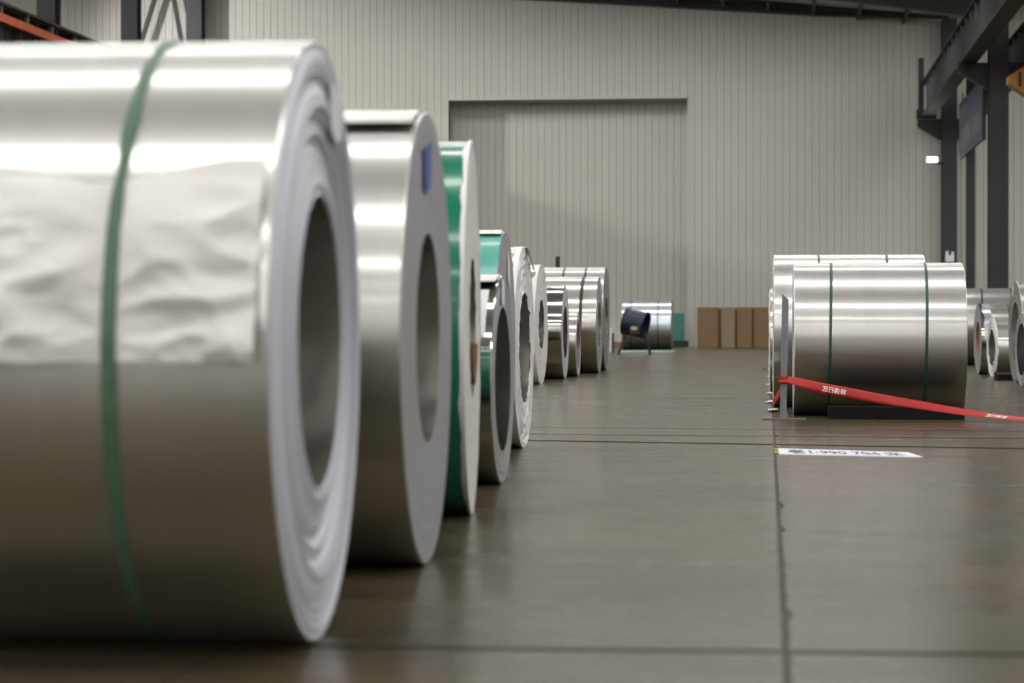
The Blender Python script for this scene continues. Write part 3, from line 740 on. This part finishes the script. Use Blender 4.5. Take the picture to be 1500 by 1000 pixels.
def text_mesh(body, size):
    cu = bpy.data.curves.new('txt', 'FONT'); cu.body = body; cu.size = size; cu.align_x = 'LEFT'; cu.resolution_u = 3; cu.offset = size * 0.022
    o = bpy.data.objects.new('txt', cu); COL.objects.link(o)
    dg = bpy.context.evaluated_depsgraph_get(); dg.update()
    me = bpy.data.meshes.new_from_object(o.evaluated_get(dg))
    vs = [v.co.copy() for v in me.vertices]; fs = [tuple(p.vertices) for p in me.polygons]
    bpy.data.objects.remove(o); bpy.data.curves.remove(cu); bpy.data.meshes.remove(me)
    return vs, fs
def print_on(vs, fs, fun, name, m, parent):
    mb = MB(); mb.add([fun(v.x, v.y) for v in vs], fs); return mb.build(name, m, parent)
def s_of_x(px):
    best = min(range(len(cen)), key=lambda k: abs(750 + F_PX * (cen[k] - cam_ob.location).dot(RGT) / (cen[k] - cam_ob.location).dot(FWD) - px)); return arc[best]
vs, fs = text_mesh('禁通行区', 0.042)
if vs:
    x1 = max(v.x for v in vs); y0 = min(v.y for v in vs); y1 = max(v.y for v in vs)
    for px in (1204, 1447):
        s0 = s_of_x(px)
        print_on(vs, fs, lambda x, y, s0=s0: tape_at(s0 + (x1 - x), (y - (y0 + y1) / 2) - 0.002, 0.0022) - base, 'lettering', 'print_white', rib)

# floor sign
A, B_, C_, D_ = fl(1139, 657), fl(1330, 663), fl(1352, 670), fl(1141, 665.5)
fs_ = empty('floor_sign', A)
mb = MB(); mb.add([p - A for p in (D_, C_, B_, A)] + [p - A + Vector((0, 0, 0.003)) for p in (D_, C_, B_, A)], [(3, 2, 1, 0), (4, 5, 6, 7)] + [(i, (i + 1) % 4, (i + 1) % 4 + 4, i + 4) for i in range(4)])
fsb = mb.build('board', 'label_white', fs_)
def on_sign(u, v, z=0.0045): return A.lerp(B_, u).lerp(D_.lerp(C_, u), v) + Vector((0, 0, z)) - A
vs, fs = text_mesh('老1·990 704 米', 1.0)
if vs:
    x0, x1 = min(v.x for v in vs), max(v.x for v in vs); y0, y1 = min(v.y for v in vs), max(v.y for v in vs)
    print_on(vs, fs, lambda x, y: on_sign(0.07 + 0.84 * (x - x0) / (x1 - x0), 0.86 - 0.68 * (y - y0) / (y1 - y0)), 'lettering', 'ink_purple', fsb)
for v in (0.05, 0.4, 0.75):
    mb = MB(); mb.add([on_sign(-0.03, v), on_sign(0.012, v), on_sign(0.012, v + 0.14), on_sign(-0.03, v + 0.14)], [(3, 2, 1, 0)]); mb.build('tape_piece', 'yellow_tape', fs_)
tag(fs_, 'white board with purple hand lettering stuck flat on the concrete floor', 'floor sign')

# shreds of plastic film on the floor beside the right row
sh_pts = [(1126, 552, 0.06), (1127, 564, 0.05), (1128, 577, 0.06), (1129, 590, 0.07), (1134, 602, 0.08)]
for i, (px, py, s) in enumerate(sh_pts):
    q = fl(px, py); mb = MB(); n = 7; vs = [(0, 0, 0.02)]
    for k in range(n):
        a = 2 * PI * k / n; r = s * (0.5 + random.random() * 0.9); vs.append((r * math.cos(a) * 0.6, r * math.sin(a) * 2.4, random.random() * 0.018))
    mb.add(vs, [(0, 1 + k, 1 + (k + 1) % n) for k in range(n)])
    o = mb.build('film_scrap', 'plastic_wrap', None, 20, loc=q); md = o.modifiers.new('s', 'SOLIDIFY'); md.thickness = 0.003; md.offset = 1
    tag(o, ['furthest scrap of white film on the floor along the right coil row', 'second furthest white film scrap along the right coil row', 'middle scrap of white film along the right coil row', 'white film scrap just behind the leaning steel post', 'largest white film scrap at the foot of the leaning steel post'][i], 'plastic scrap', 'film scraps along the right coil row')

# ------------------------------------------------------------------ by the end wall
# blower fan
q = fl(931, 519)
fan = empty('blower_fan', (q.x, q.y, 0))
Rf, Lf = 0.29, 0.50
M = Matrix.Translation((0, 0, 0.70)) @ Matrix.Rotation(math.radians(12), 4, 'Y') @ Matrix.Rotation(math.radians(-14), 4, 'Z')
def lathe_x(mb, prof, n=32, M=Matrix()):
    vs = [M @ Vector((x, r * math.cos(2 * PI * k / n), r * math.sin(2 * PI * k / n))) for x, r in prof for k in range(n)]
    return mb.add(vs, [(j * n + k, j * n + (k + 1) % n, (j + 1) * n + (k + 1) % n, (j + 1) * n + k) for j in range(len(prof) - 1) for k in range(n)])
fix_normals(lathe_x(MB(), [(-Lf / 2, Rf - 0.01), (-Lf / 2, Rf + 0.02), (-Lf / 2 + 0.03, Rf + 0.02), (-Lf / 2 + 0.03, Rf), (Lf / 2 - 0.03, Rf), (Lf / 2 - 0.03, Rf + 0.02), (Lf / 2, Rf + 0.02), (Lf / 2, Rf - 0.01), (-Lf / 2, Rf - 0.01)], 36, M).build('drum', 'fan_blue', fan, 40))
lathe_x(MB(), [(-0.08, 0.001), (-0.08, 0.08), (0.08, 0.08), (0.08, 0.001)], 16, M).build('motor', 'dark_steel', fan, 40)
for k in range(5):
    a = 2 * PI * k / 5
    MB().add([M @ Vector((0.0, 0.07 * math.cos(a), 0.07 * math.sin(a))), M @ Vector((0.03, 0.07 * math.cos(a + 0.7), 0.07 * math.sin(a + 0.7))),
              M @ Vector((0.05, 0.26 * math.cos(a + 0.5), 0.26 * math.sin(a + 0.5))), M @ Vector((-0.03, 0.26 * math.cos(a), 0.26 * math.sin(a)))], [(0, 1, 2, 3)]).build('blade', 'dark_steel', fan)
fcb = MB().box(-0.11, 0.12, -0.40, -0.27, 0.46, 0.66).build('control_box', 'dark_steel', fan)
MB().box(-0.08, 0.055, -0.408, -0.40, 0.55, 0.63).build('name_plate', 'fan_plate', fcb)
for sx in (-1, 1):
    for sy in (-1, 1):
        MB().bar((sx * 0.20, sy * 0.12, 0.50), (sx * 0.36 - (0.05 if sy > 0 else 0), sy * 0.25, 0.0), 0.03).build('leg', 'dark_steel', fan)
tag(fan, 'dark blue drum blower on thin legs before the pale far coil', 'fan')

# teal cabinet, white board, cartons, post, scraps
a, b = fl(986, 507), fl(1004, 507)
tc = empty('teal_cabinet', (a.x, a.y - 1.2, 0)); wq = b.x - a.x
MB().box(0, wq + 0.12, 0, 0.5, 0.0, 0.18).build('plinth', 'dark_steel', tc)
MB().box(0, wq, 0, 0.45, 0.18, 1.02).build('body', 'teal_paint', tc)
tcd = MB().box(0.02, wq - 0.02, -0.012, 0, 0.22, 0.98).build('door', 'teal_paint', tc)
MB().box(wq - 0.06, wq - 0.04, -0.03, -0.012, 0.55, 0.68).build('handle', 'galvanised', tcd)
tag(tc, 'teal metal cabinet on a dark plinth between far coil and cartons', 'cabinet')
a, b = fl(888.5, 515), fl(896, 515)
wb = empty('leaning_panel', (a.x, a.y, 0))
MB().box(0, b.x - a.x, 0, 0.03, 0, 0.60).build('sheet', 'white_board', wb)
MB().box(b.x - a.x, b.x - a.x + 0.03, 0.02, 0.5, 0, 0.46).build('side_frame', 'dark_steel', wb)
tag(wb, 'narrow white panel standing at the far end of the left coil row', 'panel')
cx = [(1021.5, 1051.5, 'carton', 'leftmost tall brown carton by the wall, with a pale edge'), (1056.5, 1076.5, 'carton_pale', 'paler brown carton, second in the row of four by the wall'),
      (1079.5, 1101.5, 'carton', 'tall brown carton, third in the row of four by the wall'), (1104, 1127.5, 'carton', 'tall brown carton nearest the right coil row, last of four')]
for i, (xa, xb, m, lab) in enumerate(cx):
    a, b = fl(xa, 508.3), fl(xb, 508.3); wq = b.x - a.x; h = 1.19
    r = empty('carton', (a.x, a.y, 0))
    MB().box(0, wq, 0, 0.7, 0, h).build('body', m, r)
    MB().box(-0.004, wq + 0.004, -0.006, 0.0, h - 0.03, h + 0.002).build('top_flap', m, r)
    if i == 0: MB().box(-0.07, -0.002, -0.01, 0.7, 0, h).build('edge_board', 'carton_edge', r)
    if i < 3: MB().box(wq + 0.002, fl(cx[i + 1][0], 508.3).x - a.x - 0.004, 0.18, 0.7, 0, h - 0.02).build('side_gusset', 'cardboard_core', r)
    tag(r, lab, 'carton', 'cartons by the end wall')
q = fl(815.5, 535); o = MB().box(-0.035, 0.035, -0.03, 0.03, 0, 1.79).box(-0.09, 0.09, -0.09, 0.09, 0, 0.02).build('marker_post', 'dark_steel', None, loc=(q.x, q.y + 0.2, 0))
tag(o, 'thin dark post rising behind the tallest far coil', 'post')
a, b, c, d = fl(903, 517), fl(986, 516), fl(990, 513), fl(910, 513.5)
o = MB().add([(*p.xy, z) for z in (0, 0.012) for p in (a, b, c, d)], [(3, 2, 1, 0), (4, 5, 6, 7)] + [(i, (i + 1) % 4, (i + 1) % 4 + 4, i + 4) for i in range(4)]).build('floor_sheet', 'pale_green')
tag(o, 'pale green sheet lying on the floor under the blower', 'sheet')
q = fl(900, 509); o = MB().box(-0.35, 0.35, 0, 0.3, 0, 0.10).box(-0.25, 0.2, 0.02, 0.28, 0.10, 0.17).build('brick_pile', 'brick_red', None, loc=(q.x, q.y, 0))
tag(o, 'low reddish pile at the foot of the end wall', 'brick pile')
